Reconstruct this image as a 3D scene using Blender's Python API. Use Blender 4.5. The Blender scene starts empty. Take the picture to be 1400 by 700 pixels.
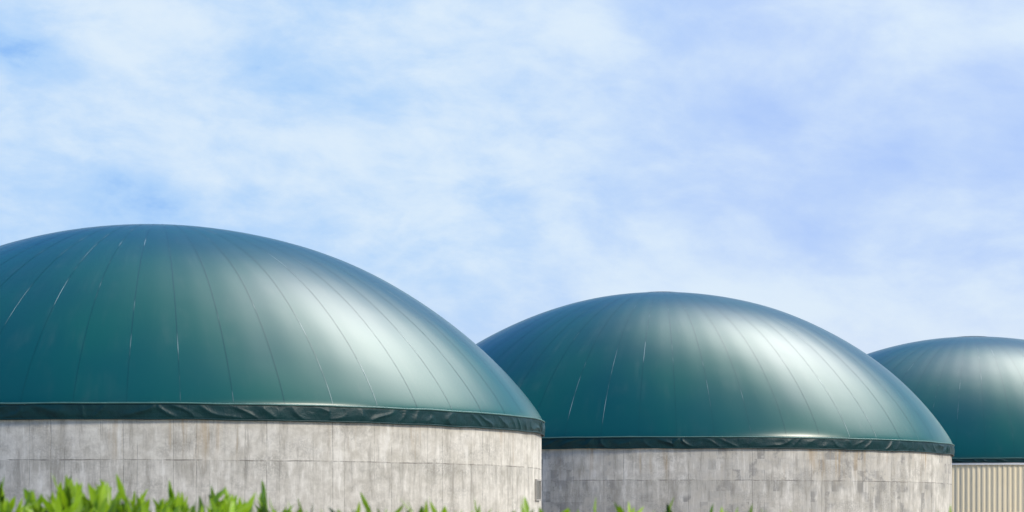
import bpy, math, random
from mathutils import Vector, noise, Matrix
random.seed(7)
sc = bpy.context.scene
sc.view_settings.view_transform = 'Standard'
sc.view_settings.look = 'None'
sc.view_settings.exposure = 0
EYE = 1.7

# ------------------------------------------------------------------ helpers
class NT:
    def __init__(s, nt): s.nt = nt
    def n(s, typ, **kw):
        nd = s.nt.nodes.new(typ)
        for k, v in kw.items(): setattr(nd, k, v)
        return nd
    def put(s, sock, v):
        if isinstance(v, bpy.types.NodeSocket): s.nt.links.new(v, sock)
        elif v is not None: sock.default_value = v
    def math(s, op, a, b=None, c=None, clamp=False):
        nd = s.n('ShaderNodeMath', operation=op); nd.use_clamp = clamp
        s.put(nd.inputs[0], a); s.put(nd.inputs[1], b); s.put(nd.inputs[2], c)
        return nd.outputs[0]
    def vmath(s, op, a, b=None):
        nd = s.n('ShaderNodeVectorMath', operation=op)
        s.put(nd.inputs[0], a); s.put(nd.inputs[1], b)
        return nd.outputs['Value'] if op in ('DOT_PRODUCT', 'LENGTH') else nd.outputs[0]
    def comb(s, x, y, z):
        nd = s.n('ShaderNodeCombineXYZ')
        for i, v in enumerate((x, y, z)): s.put(nd.inputs[i], v)
        return nd.outputs[0]
    def sep(s, v):
        nd = s.n('ShaderNodeSeparateXYZ'); s.put(nd.inputs[0], v); return nd.outputs
    def noise(s, v, scale, detail=4, rough=.5, dist=0):
        nd = s.n('ShaderNodeTexNoise'); s.put(nd.inputs['Vector'], v)
        nd.inputs['Scale'].default_value = scale; nd.inputs['Detail'].default_value = detail
        nd.inputs['Roughness'].default_value = rough; nd.inputs['Distortion'].default_value = dist
        return nd.outputs['Fac']
    def mr(s, v, a, b, c=0., d=1.):
        nd = s.n('ShaderNodeMapRange', interpolation_type='SMOOTHSTEP'); s.put(nd.inputs[0], v)
        for i, x in enumerate((a, b, c, d)): s.put(nd.inputs[i+1], x)
        return nd.outputs[0]
    def mix(s, f, a, b, blend='MIX'):
        nd = s.n('ShaderNodeMix', data_type='RGBA', blend_type=blend)
        s.put(nd.inputs[0], f)
        s.put(nd.inputs[6], tuple(a)+(1,) if isinstance(a, (tuple, list)) else a)
        s.put(nd.inputs[7], tuple(b)+(1,) if isinstance(b, (tuple, list)) else b)
        return nd.outputs[2]
    def bump(s, h, strength, dist):
        nd = s.n('ShaderNodeBump'); nd.inputs['Strength'].default_value = strength
        nd.inputs['Distance'].default_value = dist; s.put(nd.inputs['Height'], h); return nd.outputs[0]

def new_mat(name):
    m = bpy.data.materials.new(name); m.use_nodes = True
    nt = m.node_tree
    b = nt.nodes['Principled BSDF']
    return m, NT(nt), b

def mesh_obj(name, verts, faces, mat, parent=None, smooth=True):
    me = bpy.data.meshes.new(name); me.from_pydata(verts, [], faces); me.update()
    if smooth: me.polygons.foreach_set('use_smooth', [True]*len(me.polygons))
    ob = bpy.data.objects.new(name, me); sc.collection.objects.link(ob)
    if mat: me.materials.append(mat)
    if parent: ob.parent = parent
    return ob

def revolve(profile, n, disp=None, closed=True):
    V, F = [], []
    m = len(profile)
    for i in range(n):
        a = 2*math.pi*i/n
        for j, (r, z) in enumerate(profile):
            rr, zz = (r, z) if disp is None else disp(a, j, r, z)
            V.append((rr*math.cos(a), rr*math.sin(a), zz))
    for i in range(n):
        k = (i+1) % n
        for j in range(m-1):
            F.append((i*m+j, k*m+j, k*m+j+1, i*m+j+1))
    return V, F

# ------------------------------------------------------------------ materials
def mat_membrane():
    m, t, b = new_mat('dome_membrane_pvc')
    co = t.n('ShaderNodeTexCoord').outputs['Object']
    n1 = t.noise(co, .16, 2, .5)
    n2 = t.noise(co, 1.1, 2, .5)
    x, y, z = t.sep(co)[:3]
    ang = t.math('ARCTAN2', y, x)
    runs = t.noise(t.comb(t.math('MULTIPLY', ang, 24.), t.math('MULTIPLY', z, .5), 0.), 1., 3, .55)
    c = t.mix(t.mr(n1, .35, .65), (.000, .064, .063), (.001, .084, .062))
    dust = t.math('MULTIPLY', t.mr(runs, .45, .8), t.mr(n2, .35, .7))
    c = t.mix(t.math('MULTIPLY', dust, .12), c, (.16, .20, .17))
    t.put(b.inputs['Base Color'], c)
    b.inputs['Roughness'].default_value = .28
    b.inputs['Specular IOR Level'].default_value = .50
    t.put(b.inputs['Normal'], t.bump(t.noise(co, .7, 1, .4), .14, .06))
    return m

def mat_seam():
    m, t, b = new_mat('membrane_weld_seam')
    co = t.n('ShaderNodeTexCoord').outputs['Object']
    n = t.noise(co, .45, 3, .6)
    c = t.mix(t.mr(n, .52, .70), (.001, .055, .054), (.24, .32, .30))  # pale stretches are glints painted into the seam colour, scattered by noise
    t.put(b.inputs['Base Color'], c)
    b.inputs['Roughness'].default_value = .28
    return m

def mat_skirt():
    m, t, b = new_mat('skirt_tarpaulin')
    co = t.n('ShaderNodeTexCoord').outputs['Object']
    n = t.noise(co, 3., 4, .6)
    t.put(b.inputs['Base Color'], t.mix(n, (.001, .018, .020), (.002, .042, .042)))
    b.inputs['Roughness'].default_value = .45
    b.inputs['Specular IOR Level'].default_value = .3
    t.put(b.inputs['Normal'], t.bump(t.noise(co, 6., 3, .6, .6), .4, .04))
    return m

def mat_edge():
    m, t, b = new_mat('clamping_edge')
    co = t.n('ShaderNodeTexCoord').outputs['Object']
    t.put(b.inputs['Base Color'], t.mix(t.noise(co, 4., 4), (.02, .10, .09), (.10, .20, .17)))
    b.inputs['Roughness'].default_value = .4
    return m

def mat_concrete(seed, joint, panel, row, dirt):
    m, t, b = new_mat('stained_concrete')
    co = t.n('ShaderNodeTexCoord').outputs['Object']
    x, y, z = t.sep(co)[:3]
    ang = t.math('ARCTAN2', y, x)
    u = t.math('ADD', t.math('MULTIPLY', ang, 12.), 100+seed*7.3)
    zj = t.math('SUBTRACT', z, joint)
    P = t.comb(u, z, seed)
    def dline(val, period, w):
        q = t.math('PINGPONG', val, period/2)
        return t.mr(q, w*.4, w, 1., 0.)
    wob = t.math('MULTIPLY', t.math('SUBTRACT', t.noise(P, 1.5, 2), .5), .05)
    vj = dline(t.math('ADD', u, wob), panel, .020)
    vj2 = dline(t.math('ADD', t.math('ADD', u, panel*.31), wob), panel*.5, .014)
    hj = dline(t.math('ADD', zj, wob), row, .022)
    cell = t.n('ShaderNodeTexWhiteNoise', noise_dimensions='2D')
    t.put(cell.inputs['Vector'], t.comb(t.math('FLOOR', t.math('ADD', t.math('DIVIDE', u, panel), .5)), t.math('FLOOR', t.math('DIVIDE', zj, row)), 0.))
    cell2 = t.n('ShaderNodeTexWhiteNoise', noise_dimensions='2D')
    t.put(cell2.inputs['Vector'], t.comb(t.math('FLOOR', t.math('DIVIDE', u, panel*.13)), t.math('FLOOR', t.math('DIVIDE', zj, row*.24)), 3.))
    mott = t.noise(P, 2.6, 6, .68, .3)
    fine = t.noise(P, 16., 4, .7)
    streak = t.noise(t.comb(t.math('MULTIPLY', u, 3.2), t.math('MULTIPLY', z, .45), seed), 1., 6, .74)
    streak2 = t.noise(t.comb(t.math('MULTIPLY', u, 1.6), t.math('MULTIPLY', z, .12), seed+9), 1., 4, .7)
    c = t.mix(t.mr(mott, .3, .72), (.49, .455, .38), (.73, .69, .60))
    c = t.mix(t.math('MULTIPLY', cell.outputs[0], .10), c, (.44, .41, .36))
    patch = t.math('MULTIPLY', t.mr(cell2.outputs[0], .25, .8, .35, 1.), t.mr(t.noise(P, .38, 3, .6), .42, .54))
    patch = t.math('MULTIPLY', patch, t.mr(mott, .38, .58))
    c = t.mix(t.math('MULTIPLY', patch, dirt*.78), c, (.20, .195, .18))
    grime = t.mr(t.noise(t.comb(t.math('MULTIPLY', u, .5), z, seed+4.), 1., 5, .7), .46, .66)
    c = t.mix(t.math('MULTIPLY', t.math('MULTIPLY', grime, t.mr(fine, .35, .6)), .52), c, (.26, .25, .22))
    c = t.mix(t.math('MULTIPLY', t.mr(streak, .50, .66), .62), c, (.30, .275, .23))
    c = t.mix(t.math('MULTIPLY', t.mr(streak, .48, .32), .5), c, (.82, .79, .71))
    below = t.math('MULTIPLY', t.mr(zj, 0., -.9, 1., .35), t.mr(zj, .01, -.01))
    c = t.mix(t.math('MULTIPLY', t.math('MULTIPLY', below, t.mr(streak, .3, .7)), .50), c, (.26, .25, .215))
    rust = t.math('MULTIPLY', t.mr(streak2, .55, .67), t.mr(t.math('ADD', z, t.math('MULTIPLY', streak, 1.6)), 3.8, 5.0))
    c = t.mix(t.math('MULTIPLY', rust, .6), c, (.42, .31, .18))
    jm = t.math('MAXIMUM', t.math('MULTIPLY', hj, .62), t.math('MAXIMUM', t.math('MULTIPLY', vj, .46), t.math('MULTIPLY', vj2, .34)))
    jm = t.math('MULTIPLY', jm, t.mr(t.noise(P, .9, 5, .75), .36, .60))
    c = t.mix(jm, c, (.12, .11, .095))
    t.put(b.inputs['Base Color'], c)
    b.inputs['Roughness'].default_value = .9
    b.inputs['Specular IOR Level'].default_value = .25
    h = t.math('SUBTRACT', t.math('ADD', t.math('MULTIPLY', mott, .5), t.math('MULTIPLY', fine, .25)), t.math('MULTIPLY', jm, 1.2))
    t.put(b.inputs['Normal'], t.bump(h, .5, .02))
    return m

def mat_cladding():
    m, t, b = new_mat('beige_sheet_cladding')
    co = t.n('ShaderNodeTexCoord').outputs['Object']
    n = t.noise(co, .8, 5, .6)
    t.put(b.inputs['Base Color'], t.mix(n, (.80, .67, .42), (.88, .76, .52)))
    b.inputs['Roughness'].default_value = .5
    return m

def simple(name, col, rough=.5, metal=0., var=.25, scale=8.):
    m, t, b = new_mat(name)
    co = t.n('ShaderNodeTexCoord').outputs['Object']
    n = t.noise(co, scale, 4, .6)
    t.put(b.inputs['Base Color'], t.mix(n, tuple(x*(1-var) for x in col), tuple(min(1, x*(1+var)) for x in col)))
    b.inputs['Roughness'].default_value = rough; b.inputs['Metallic'].default_value = metal
    return m

M_MEM, M_SEAM, M_SKIRT, M_EDGE = mat_membrane(), mat_seam(), mat_skirt(), mat_edge()
M_STEEL = simple('weathered_frame', (.36, .34, .30), .6, .0)
M_DARK = simple('grey_louvre', (.26, .25, .22), .6)
M_WHITE = simple('white_flashing', (.7, .7, .67), .5, 0, .1)

# ------------------------------------------------------------------ tanks
def dome_z(r, R, h, k):
    q = (R*R+h*h)/(2*h)
    cap = math.sqrt(max(0, q*q-r*r))-(q-h)
    ell = h*math.sqrt(max(0, 1-(r/R)**2))
    return (1-k)*cap+k*ell

def build_tank(x, y, R, rim, h, k, kind, seed, gores=54, rot=0., band=.42):
    e = bpy.data.objects.new('biogas_tank', None); sc.collection.objects.link(e)
    e.empty_display_size = 3
    e.location = (x, y, 0)
    rb = R+.05
    N = gores*10
    rings = 90
    prof = []
    for j in range(rings+1):
        tt = math.pi/2*(1-j/rings)
        r = rb*math.sin(tt)
        prof.append((r, rim+dome_z(r, rb, h, k)))
    prof[-1] = (.002, rim+h)
    off = seed*.37+rot
    def gore(a):
        g = ((a-off)*gores/(2*math.pi)) % 1.0
        return math.sin(math.pi*g)**2
    def disp(a, j, r, z):
        tt = r/rb
        w = min(1, tt*2.5)*min(1, (1-tt)*12+.15)
        p = Vector((math.cos(a)*tt*3, math.sin(a)*tt*3, seed*4.))
        d = .0035*gore(a)*w + .05*noise.noise(p)*w
        return r+d*tt, z+d*.7
    V, F = revolve(prof, N, disp)
    mesh_obj('dome_membrane', V, F, M_MEM, e)
    V, F = [], []
    for g in range(gores):
        a = off+2*math.pi*g/gores
        ca, sa = math.cos(a), math.sin(a)
        js = random.randint(0, 3)
        base = len(V); cnt = 0
        for j in range(js, rings-6):
            r, z = prof[j]
            rr, zz = disp(a, j, r, z)
            rr += .003; zz += .004
            w = .009
            for s in (-1, 1):
                V.append((rr*ca - s*w*sa, rr*sa + s*w*ca, zz))
            cnt += 1
        for i in range(cnt-1):
            q = base+2*i
            F.append((q, q+1, q+3, q+2))
    mesh_obj('weld_seams', V, F, M_SEAM, e)
    pr = [(0.9, rim+dome_z(.9, rb, h, k)+.03), (.6, rim+dome_z(.6, rb, h, k)+.035), (.3, rim+dome_z(.3, rb, h, k)+.036), (.002, rim+h+.037)]
    V, F = revolve(pr, 48); mesh_obj('crown_patch', V, F, M_MEM, e)
    rows = 16; NS = 2400
    zb = rim-band
    prof2 = []
    for j in range(rows+1):
        f = j/rows
        prof2.append((R+.07, rim-.01-(band-.01)*f))
    def d2(a, j, r, z):
        f = j/rows
        env = math.sin(math.pi*min(1, max(0, f)))**.5
        cc, ss = math.cos(a)*R, math.sin(a)*R
        u = a*R
        reg = noise.noise(Vector((cc*.5, ss*.5, seed)))
        sl = 2.4 if reg > 0 else -2.4
        sh = noise.noise(Vector((cc*.9, ss*.9, seed+f*.7)))*2.2
        ph = u*round(4.2*R)/R + f*sl + sh*1.6
        fold = (1-abs(math.sin(ph)))**1.6
        amp = .4+.7*abs(noise.noise(Vector((cc*.7, ss*.7, 3.3+seed))))*2
        fold2 = noise.noise(Vector((cc*3, ss*3, f*2.0+seed)))
        dr = env*(.048*fold*amp+.016*fold2+.02)
        dz = .022*noise.noise(Vector((cc*1.8, ss*1.8, 5.5))) if f > .9 else 0
        return r+dr, z+dz
    V, F = revolve(prof2, NS, d2)
    mesh_obj('sealing_skirt', V, F, M_SKIRT, e)
    def torus(name, rad, z, tr, mat, wob=0., n=720):
        V, F = [], []
        m = 8
        for i in range(n):
            a = 2*math.pi*i/n
            wz = wob*noise.noise(Vector((math.cos(a)*R*.8, math.sin(a)*R*.8, z+seed)))
            for j in range(m):
                b2 = 2*math.pi*j/m
                rr = rad+tr*math.cos(b2)
                V.append((rr*math.cos(a), rr*math.sin(a), z+wz+tr*math.sin(b2)))
        for i in range(n):
            k2 = (i+1) % n
            for j in range(m):
                l = (j+1) % m
                F.append((i*m+j, k2*m+j, k2*m+l, i*m+l))
        return mesh_obj(name, V, F, mat, e)
    torus('clamping_edge', R+.09, rim+.0, .024, M_EDGE, .015)
    torus('lower_hem_rope', R+.08, zb+.01, .024, M_SKIRT, .03)
    if kind == 'concrete':
        pr = [(R-.3, 0), (R-.3, rim-.05), (R, rim-.05), (R, rim-.4), (R, 3.1), (R, 1.5), (R, 0)]
        V, F = revolve([(a, b) for a, b in reversed(pr)], 360)
        mesh_obj('concrete_wall', V, F, mat_concrete(seed, EYE+(1.63 if seed == 1 else 1.55), 1.9 if seed == 1 else 2.4, 1.66, .12 if seed == 1 else 1.), e, smooth=False)
    else:
        V, F = [], []
        n = 3400
        for i in range(n):
            a = 2*math.pi*i/n
            ph = (i % 10)
            d = 0 if ph in (0, 1, 2, 3) else (.028 if ph in (5, 6, 7, 8) else .014)
            rr = R-.02+d
            V += [(rr*math.cos(a), rr*math.sin(a), .2), (rr*math.cos(a), rr*math.sin(a), rim-.12)]
        for i in range(n):
            k2 = (i+1) % n
            F.append((2*i, 2*k2, 2*k2+1, 2*i+1))
        mesh_obj('sheet_cladding', V, F, mat_cladding(), e, smooth=False)
        pr = [(R+.045, 0), (R+.045, .2), (R-.2, .2)]
        V, F = revolve(pr, 360); mesh_obj('plinth', V, F, mat_concrete(5, 9., 2, 9, .4), e, smooth=False)
        pr = [(R+.05, zb-.12), (R+.075, zb-.12), (R+.075, zb-.02), (R-.1, zb-.01)]
        V, F = revolve(pr, 360); mesh_obj('rim_flashing', V, F, M_WHITE, e, smooth=False)
    return e

t1 = build_tank(-74*math.sin(.1496), 74*math.cos(.1496), 11.95, EYE+3.12, 6.08, .12, 'concrete', 1)
t2 = build_tank(98.5*math.sin(.0636), 98.5*math.cos(.0636), 12., EYE+3.15, 6.45, .14, 'concrete', 2)
t3 = build_tank(130*math.sin(.194), 130*math.cos(.194), 13.5, EYE+3.12, 6.95, .30, 'clad', 3, gores=60, band=.2)

def box(V, F, cx, cy, cz, sx, sy, sz):
    b = len(V)
    for dx in (-1, 1):
        for dy in (-1, 1):
            for dz in (-1, 1):
                V.append((cx+dx*sx/2, cy+dy*sy/2, cz+dz*sz/2))
    for f in ((0,1,3,2),(4,6,7,5),(0,4,5,1),(2,3,7,6),(0,2,6,4),(1,5,7,3)):
        F.append(tuple(b+i for i in f))

def grille(parent, ang, R, z):
    V, F = [], []
    w, h = .9, .60
    for s in (-1, 1):
        box(V, F, .02, s*w/2, z, .06, .05, h+.05)
        box(V, F, .02, 0, z+s*h/2, .058, w-.05, .05)
    fr = mesh_obj('grille_frame', V, F, M_STEEL, parent, False)
    V, F = [], []
    for i in range(9):
        box(V, F, .01, 0, z-h/2+.06+i*(h-.12)/8, .04, w-.06, .028)
    box(V, F, -.01, 0, z, .02, w-.06, h-.06)
    lv = mesh_obj('grille_louvres', V, F, M_DARK, parent, False)
    for o in (fr, lv):
        o.matrix_local = Matrix.Rotation(ang, 4, 'Z') @ Matrix.Translation((R, 0, 0))
grille(t1, math.radians(-9), 11.95, EYE+.98)

# ------------------------------------------------------------------ ground
m, t, b = new_mat('grass_ground')
co = t.n('ShaderNodeTexCoord').outputs['Object']
c = t.mix(t.mr(t.noise(co, .08, 6, .6), .35, .65), (.05, .10, .02), (.10, .13, .035))
c = t.mix(t.math('MULTIPLY', t.noise(co, 6., 6, .7), .5), c, (.03, .06, .012))
t.put(b.inputs['Base Color'], c); b.inputs['Roughness'].default_value = .95
t.put(b.inputs['Normal'], t.bump(t.noise(co, 9., 6, .7), .8, .06))
mesh_obj('ground', [(-4000, -4000, 0), (4000, -4000, 0), (4000, 4000, 0), (-4000, 4000, 0)], [(0, 1, 2, 3)], m)
m, t, b = new_mat('gravel')
co = t.n('ShaderNodeTexCoord').outputs['Object']
vo = t.n('ShaderNodeTexVoronoi'); vo.inputs['Scale'].default_value = 22; t.put(vo.inputs['Vector'], co)
t.put(b.inputs['Base Color'], t.mix(t.math('ADD', t.math('MULTIPLY', vo.outputs['Distance'], .8), t.math('MULTIPLY', t.noise(co, .6, 5), .4)), (.34, .32, .28), (.17, .16, .14)))
b.inputs['Roughness'].default_value = .95
t.put(b.inputs['Normal'], t.bump(vo.outputs['Distance'], .8, .03))
mesh_obj('gravel_yard', [(-40, 48, .004), (60, 48, .004), (60, 160, .004), (-40, 160, .004)], [(0, 1, 2, 3)], m)

# ------------------------------------------------------------------ hedge
def leaf_mat():
    m, t, b = new_mat('hedge_leaf')
    nt = m.node_tree
    at = t.n('ShaderNodeAttribute', attribute_name='tint').outputs['Fac']
    geo = t.n('ShaderNodeNewGeometry').outputs['Position']
    n = t.noise(geo, 3., 3)
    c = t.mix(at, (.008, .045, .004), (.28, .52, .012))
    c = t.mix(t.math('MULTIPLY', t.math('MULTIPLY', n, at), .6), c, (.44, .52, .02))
    t.put(b.inputs['Base Color'], c); b.inputs['Roughness'].default_value = .38
    tr = t.n('ShaderNodeBsdfTranslucent'); t.put(tr.inputs[0], c)
    mx = t.n('ShaderNodeMixShader'); mx.inputs[0].default_value = .42
    out = nt.nodes['Material Output']
    nt.links.new(b.outputs[0], mx.inputs[1]); nt.links.new(tr.outputs[0], mx.inputs[2]); nt.links.new(mx.outputs[0], out.inputs[0])
    return m
LV, LF, LT = [], [], []
def leaf(p, d, L, W, tint):
    d = d.normalized()
    up = Vector((random.gauss(0, 1), random.gauss(0, 1), random.gauss(0, .4)))
    s = d.cross(up)
    if s.length < 1e-3: s = Vector((1, 0, 0))
    s.normalize(); nrm = s.cross(d)
    b0 = len(LV)
    curl = random.uniform(-.18, .3)*L
    def P(f, w, lift): return tuple(p + d*(f*L) + s*(w*W) + nrm*(lift*W + curl*f*f))
    LV.extend([P(0, 0, 0), P(.25, -.38, .12), P(.25, 0, 0), P(.25, .38, .12),
               P(.55, -.46, .16), P(.55, 0, 0), P(.55, .46, .16),
               P(.82, -.24, .08), P(.82, 0, 0), P(.82, .24, .08), P(1, 0, 0)])
    for f in ((0,2,1),(0,3,2),(1,2,5,4),(2,3,6,5),(4,5,8,7),(5,6,9,8),(7,8,10),(8,9,10)):
        LF.append(tuple(b0+i for i in f))
    LT.extend([tint]*11)
PR = [(-6, .13), (-2, .130), (-1.5, .100), (-1., .055), (-.6, .025), (0, .004), (.3, -.005), (.9, .000), (1.2, -.06), (7, -.16)]
def top(x, y):
    for (xa, za), (xb, zb_) in zip(PR, PR[1:]):
        if xa <= x <= xb:
            base = za+(zb_-za)*(x-xa)/(xb-xa); break
    else: base = .1 if x < 0 else -.1
    return EYE + base + .055*noise.noise(Vector((x*2.2, y*1.3, 2))) + .045*noise.noise(Vector((x*6, y*5, 7)))
Y0, Y1 = 8.6, 9.9
X0, X1 = -6., 7.
nsh = 2800
for i in range(nsh):
    x = random.uniform(X0, X1); y = random.uniform(Y0, Y1)
    z = top(x, y)
    hgt = random.uniform(-.10, .005)
    if random.random() < .14: hgt += random.uniform(.03, .085)
    tip = Vector((x, y, z+hgt))
    ax = Vector((random.gauss(0, .25), random.gauss(0, .25), 1)).normalized()
    tone = random.gauss(0, .20)
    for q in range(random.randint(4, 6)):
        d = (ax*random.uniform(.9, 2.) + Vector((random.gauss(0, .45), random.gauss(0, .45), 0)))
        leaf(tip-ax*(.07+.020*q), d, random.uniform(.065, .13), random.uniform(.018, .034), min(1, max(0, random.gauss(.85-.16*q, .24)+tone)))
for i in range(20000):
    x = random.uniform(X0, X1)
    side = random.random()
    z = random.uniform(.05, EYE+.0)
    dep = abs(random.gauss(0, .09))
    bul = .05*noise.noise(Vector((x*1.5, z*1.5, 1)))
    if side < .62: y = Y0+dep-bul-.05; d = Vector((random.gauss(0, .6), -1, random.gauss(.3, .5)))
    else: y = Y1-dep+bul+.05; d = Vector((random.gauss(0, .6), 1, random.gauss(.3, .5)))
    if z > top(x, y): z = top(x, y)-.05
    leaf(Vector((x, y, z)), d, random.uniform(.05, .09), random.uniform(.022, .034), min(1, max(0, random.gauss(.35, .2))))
hed = mesh_obj('hedge', LV, LF, leaf_mat(), None, True)
a = hed.data.attributes.new('tint', 'FLOAT', 'POINT'); a.data.foreach_set('value', LT)
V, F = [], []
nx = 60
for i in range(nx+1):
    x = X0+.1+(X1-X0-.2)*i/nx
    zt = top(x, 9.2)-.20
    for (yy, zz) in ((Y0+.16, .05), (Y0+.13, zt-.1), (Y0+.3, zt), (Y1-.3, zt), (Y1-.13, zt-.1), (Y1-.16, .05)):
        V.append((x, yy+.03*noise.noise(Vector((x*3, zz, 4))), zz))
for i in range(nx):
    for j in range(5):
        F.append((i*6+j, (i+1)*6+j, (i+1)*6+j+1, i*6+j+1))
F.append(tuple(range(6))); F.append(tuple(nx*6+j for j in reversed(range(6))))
mesh_obj('hedge_dark_core', V, F, simple('hedge_interior', (.012, .025, .006), .9), hed, True)  # solid near-black core, its colour stands in for shade inside the hedge

# ------------------------------------------------------------------ sky + sun
SUN_EL, SUN_AZ = math.radians(35), math.radians(122)
w = bpy.data.worlds.new('World'); sc.world = w; w.use_nodes = True
nt = w.node_tree; t = NT(nt)
bg = nt.nodes['Background']
sky = t.n('ShaderNodeTexSky', sky_type='NISHITA')
sky.sun_disc = False; sky.sun_elevation = SUN_EL; sky.sun_rotation = SUN_AZ
sky.air_density = 1.; sky.dust_density = 1.5
D = t.vmath('NORMALIZE', t.n('ShaderNodeTexCoord').outputs['Generated'])
dx, dy, dz = t.sep(D)[:3]
def direction(px, py):
    v = Vector(((px-700)/3200, 1, (714-py)/3200)); v.normalize(); return v
def lobe(px, py, width, amp, sq=1.):
    v = direction(px, py)
    a_ = t.math('SUBTRACT', dx, v.x); b_ = t.math('MULTIPLY', t.math('SUBTRACT', dz, v.z), sq)
    c_ = t.math('SUBTRACT', dy, v.y)
    r2 = t.math('ADD', t.math('ADD', t.math('MULTIPLY', a_, a_), t.math('MULTIPLY', b_, b_)), t.math('MULTIPLY', c_, c_))
    return t.math('MULTIPLY', t.math('EXPONENT', t.math('MULTIPLY', r2, -1/(width*width))), amp)
Q = t.comb(t.math('ADD', dx, t.math('MULTIPLY', dz, .25)), dy, t.math('MULTIPLY', dz, 1.9))
nA = t.noise(Q, 5.5, 2, .5, .3)
nB = t.noise(t.vmath('ADD', Q, (3.1, 1.7, .4)), 12., 7, .58, .2)
nC = t.noise(t.vmath('ADD', Q, (7.1, 2.7, 5.4)), 30., 6, .60, .3)
fine_amt = t.mr(dx, .12, -.02, .18, .48)
fld = t.math('ADD', t.math('ADD', t.math('MULTIPLY', nA, .45), t.math('MULTIPLY', nB, .92)), t.math('ADD', t.math('MULTIPLY', t.math('SUBTRACT', nC, .5), fine_amt), .085))
for L in (lobe(1130, 190, .060, -.15, 1.6), lobe(10, 75, .035, -.22, 2.0), lobe(160, 240, .050, -.13, 2.2), lobe(380, 70, .04, -.08, 2.0),
          lobe(600, 330, .07, .14, 2.), lobe(1250, 400, .07, .12, 2.), lobe(300, 150, .07, .06, 2.0), lobe(600, 100, .07, .06, 2.0), lobe(1330, 60, .05, .07, 1.6)):
    fld = t.math('ADD', fld, L)
cloud = t.mr(fld, .55, 1.0)
patch = t.mr(fld, .63, .42)
hz = t.mr(dz, .0, .12, 1., 0.)
side = t.mr(dx, -.06, .12)
thin = t.mix(side, (4.3, 6.6, 9.9), (4.6, 6.3, 9.9))
deep = t.mix(side, (2.3, 4.8, 9.4), (3.7, 5.5, 9.8))
c = t.mix(cloud, thin, (7.4, 8.7, 10.0))
c = t.mix(t.math('MULTIPLY', patch, .85), c, deep)
c = t.mix(t.math('MULTIPLY', hz, .78), c, (7.4, 8.0, 9.3))
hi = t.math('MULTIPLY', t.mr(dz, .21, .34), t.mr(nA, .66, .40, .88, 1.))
c = t.mix(t.math('MULTIPLY', hi, .95), c, (.2, 2.0, 7.4))  # dark blue band added above the frame so dome crowns reflect blue
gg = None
for v, amp, k in (((.35, .51, .78), 105., 38.), ((.58, .28, .76), 52., 24.), ((.48, .38, .80), 4., 8.)):  # bright lobes added to the unseen sky to put highlights on the domes
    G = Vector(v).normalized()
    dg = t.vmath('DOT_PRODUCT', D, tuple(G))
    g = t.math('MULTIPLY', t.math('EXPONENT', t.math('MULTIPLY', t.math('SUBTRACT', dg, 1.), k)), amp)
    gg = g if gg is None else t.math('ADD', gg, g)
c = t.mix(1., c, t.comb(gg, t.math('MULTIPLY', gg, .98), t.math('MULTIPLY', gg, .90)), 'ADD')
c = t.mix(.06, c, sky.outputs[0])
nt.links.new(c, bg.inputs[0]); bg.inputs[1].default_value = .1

sd = Vector((math.cos(SUN_EL)*math.sin(SUN_AZ), math.cos(SUN_EL)*math.cos(SUN_AZ), math.sin(SUN_EL)))
sl = bpy.data.lights.new('sun', 'SUN'); sl.energy = 3.25; sl.angle = math.radians(14); sl.color = (1, .92, .78)
so = bpy.data.objects.new('sun', sl); sc.collection.objects.link(so)
so.location = sd*200; so.rotation_euler = (-sd).to_track_quat('-Z', 'Y').to_euler()

# ------------------------------------------------------------------ camera
cd = bpy.data.cameras.new('camera'); cam = bpy.data.objects.new('camera', cd); sc.collection.objects.link(cam)
cam.location = (0, 0, EYE); cam.rotation_euler = (math.radians(90), 0, 0)
cd.sensor_width = 36; cd.lens = 36*3200/1400
cd.shift_y = 364/1400
cd.clip_end = 10000
cd.dof.use_dof = True; cd.dof.focus_distance = 80; cd.dof.aperture_fstop = 5.6
sc.camera = cam
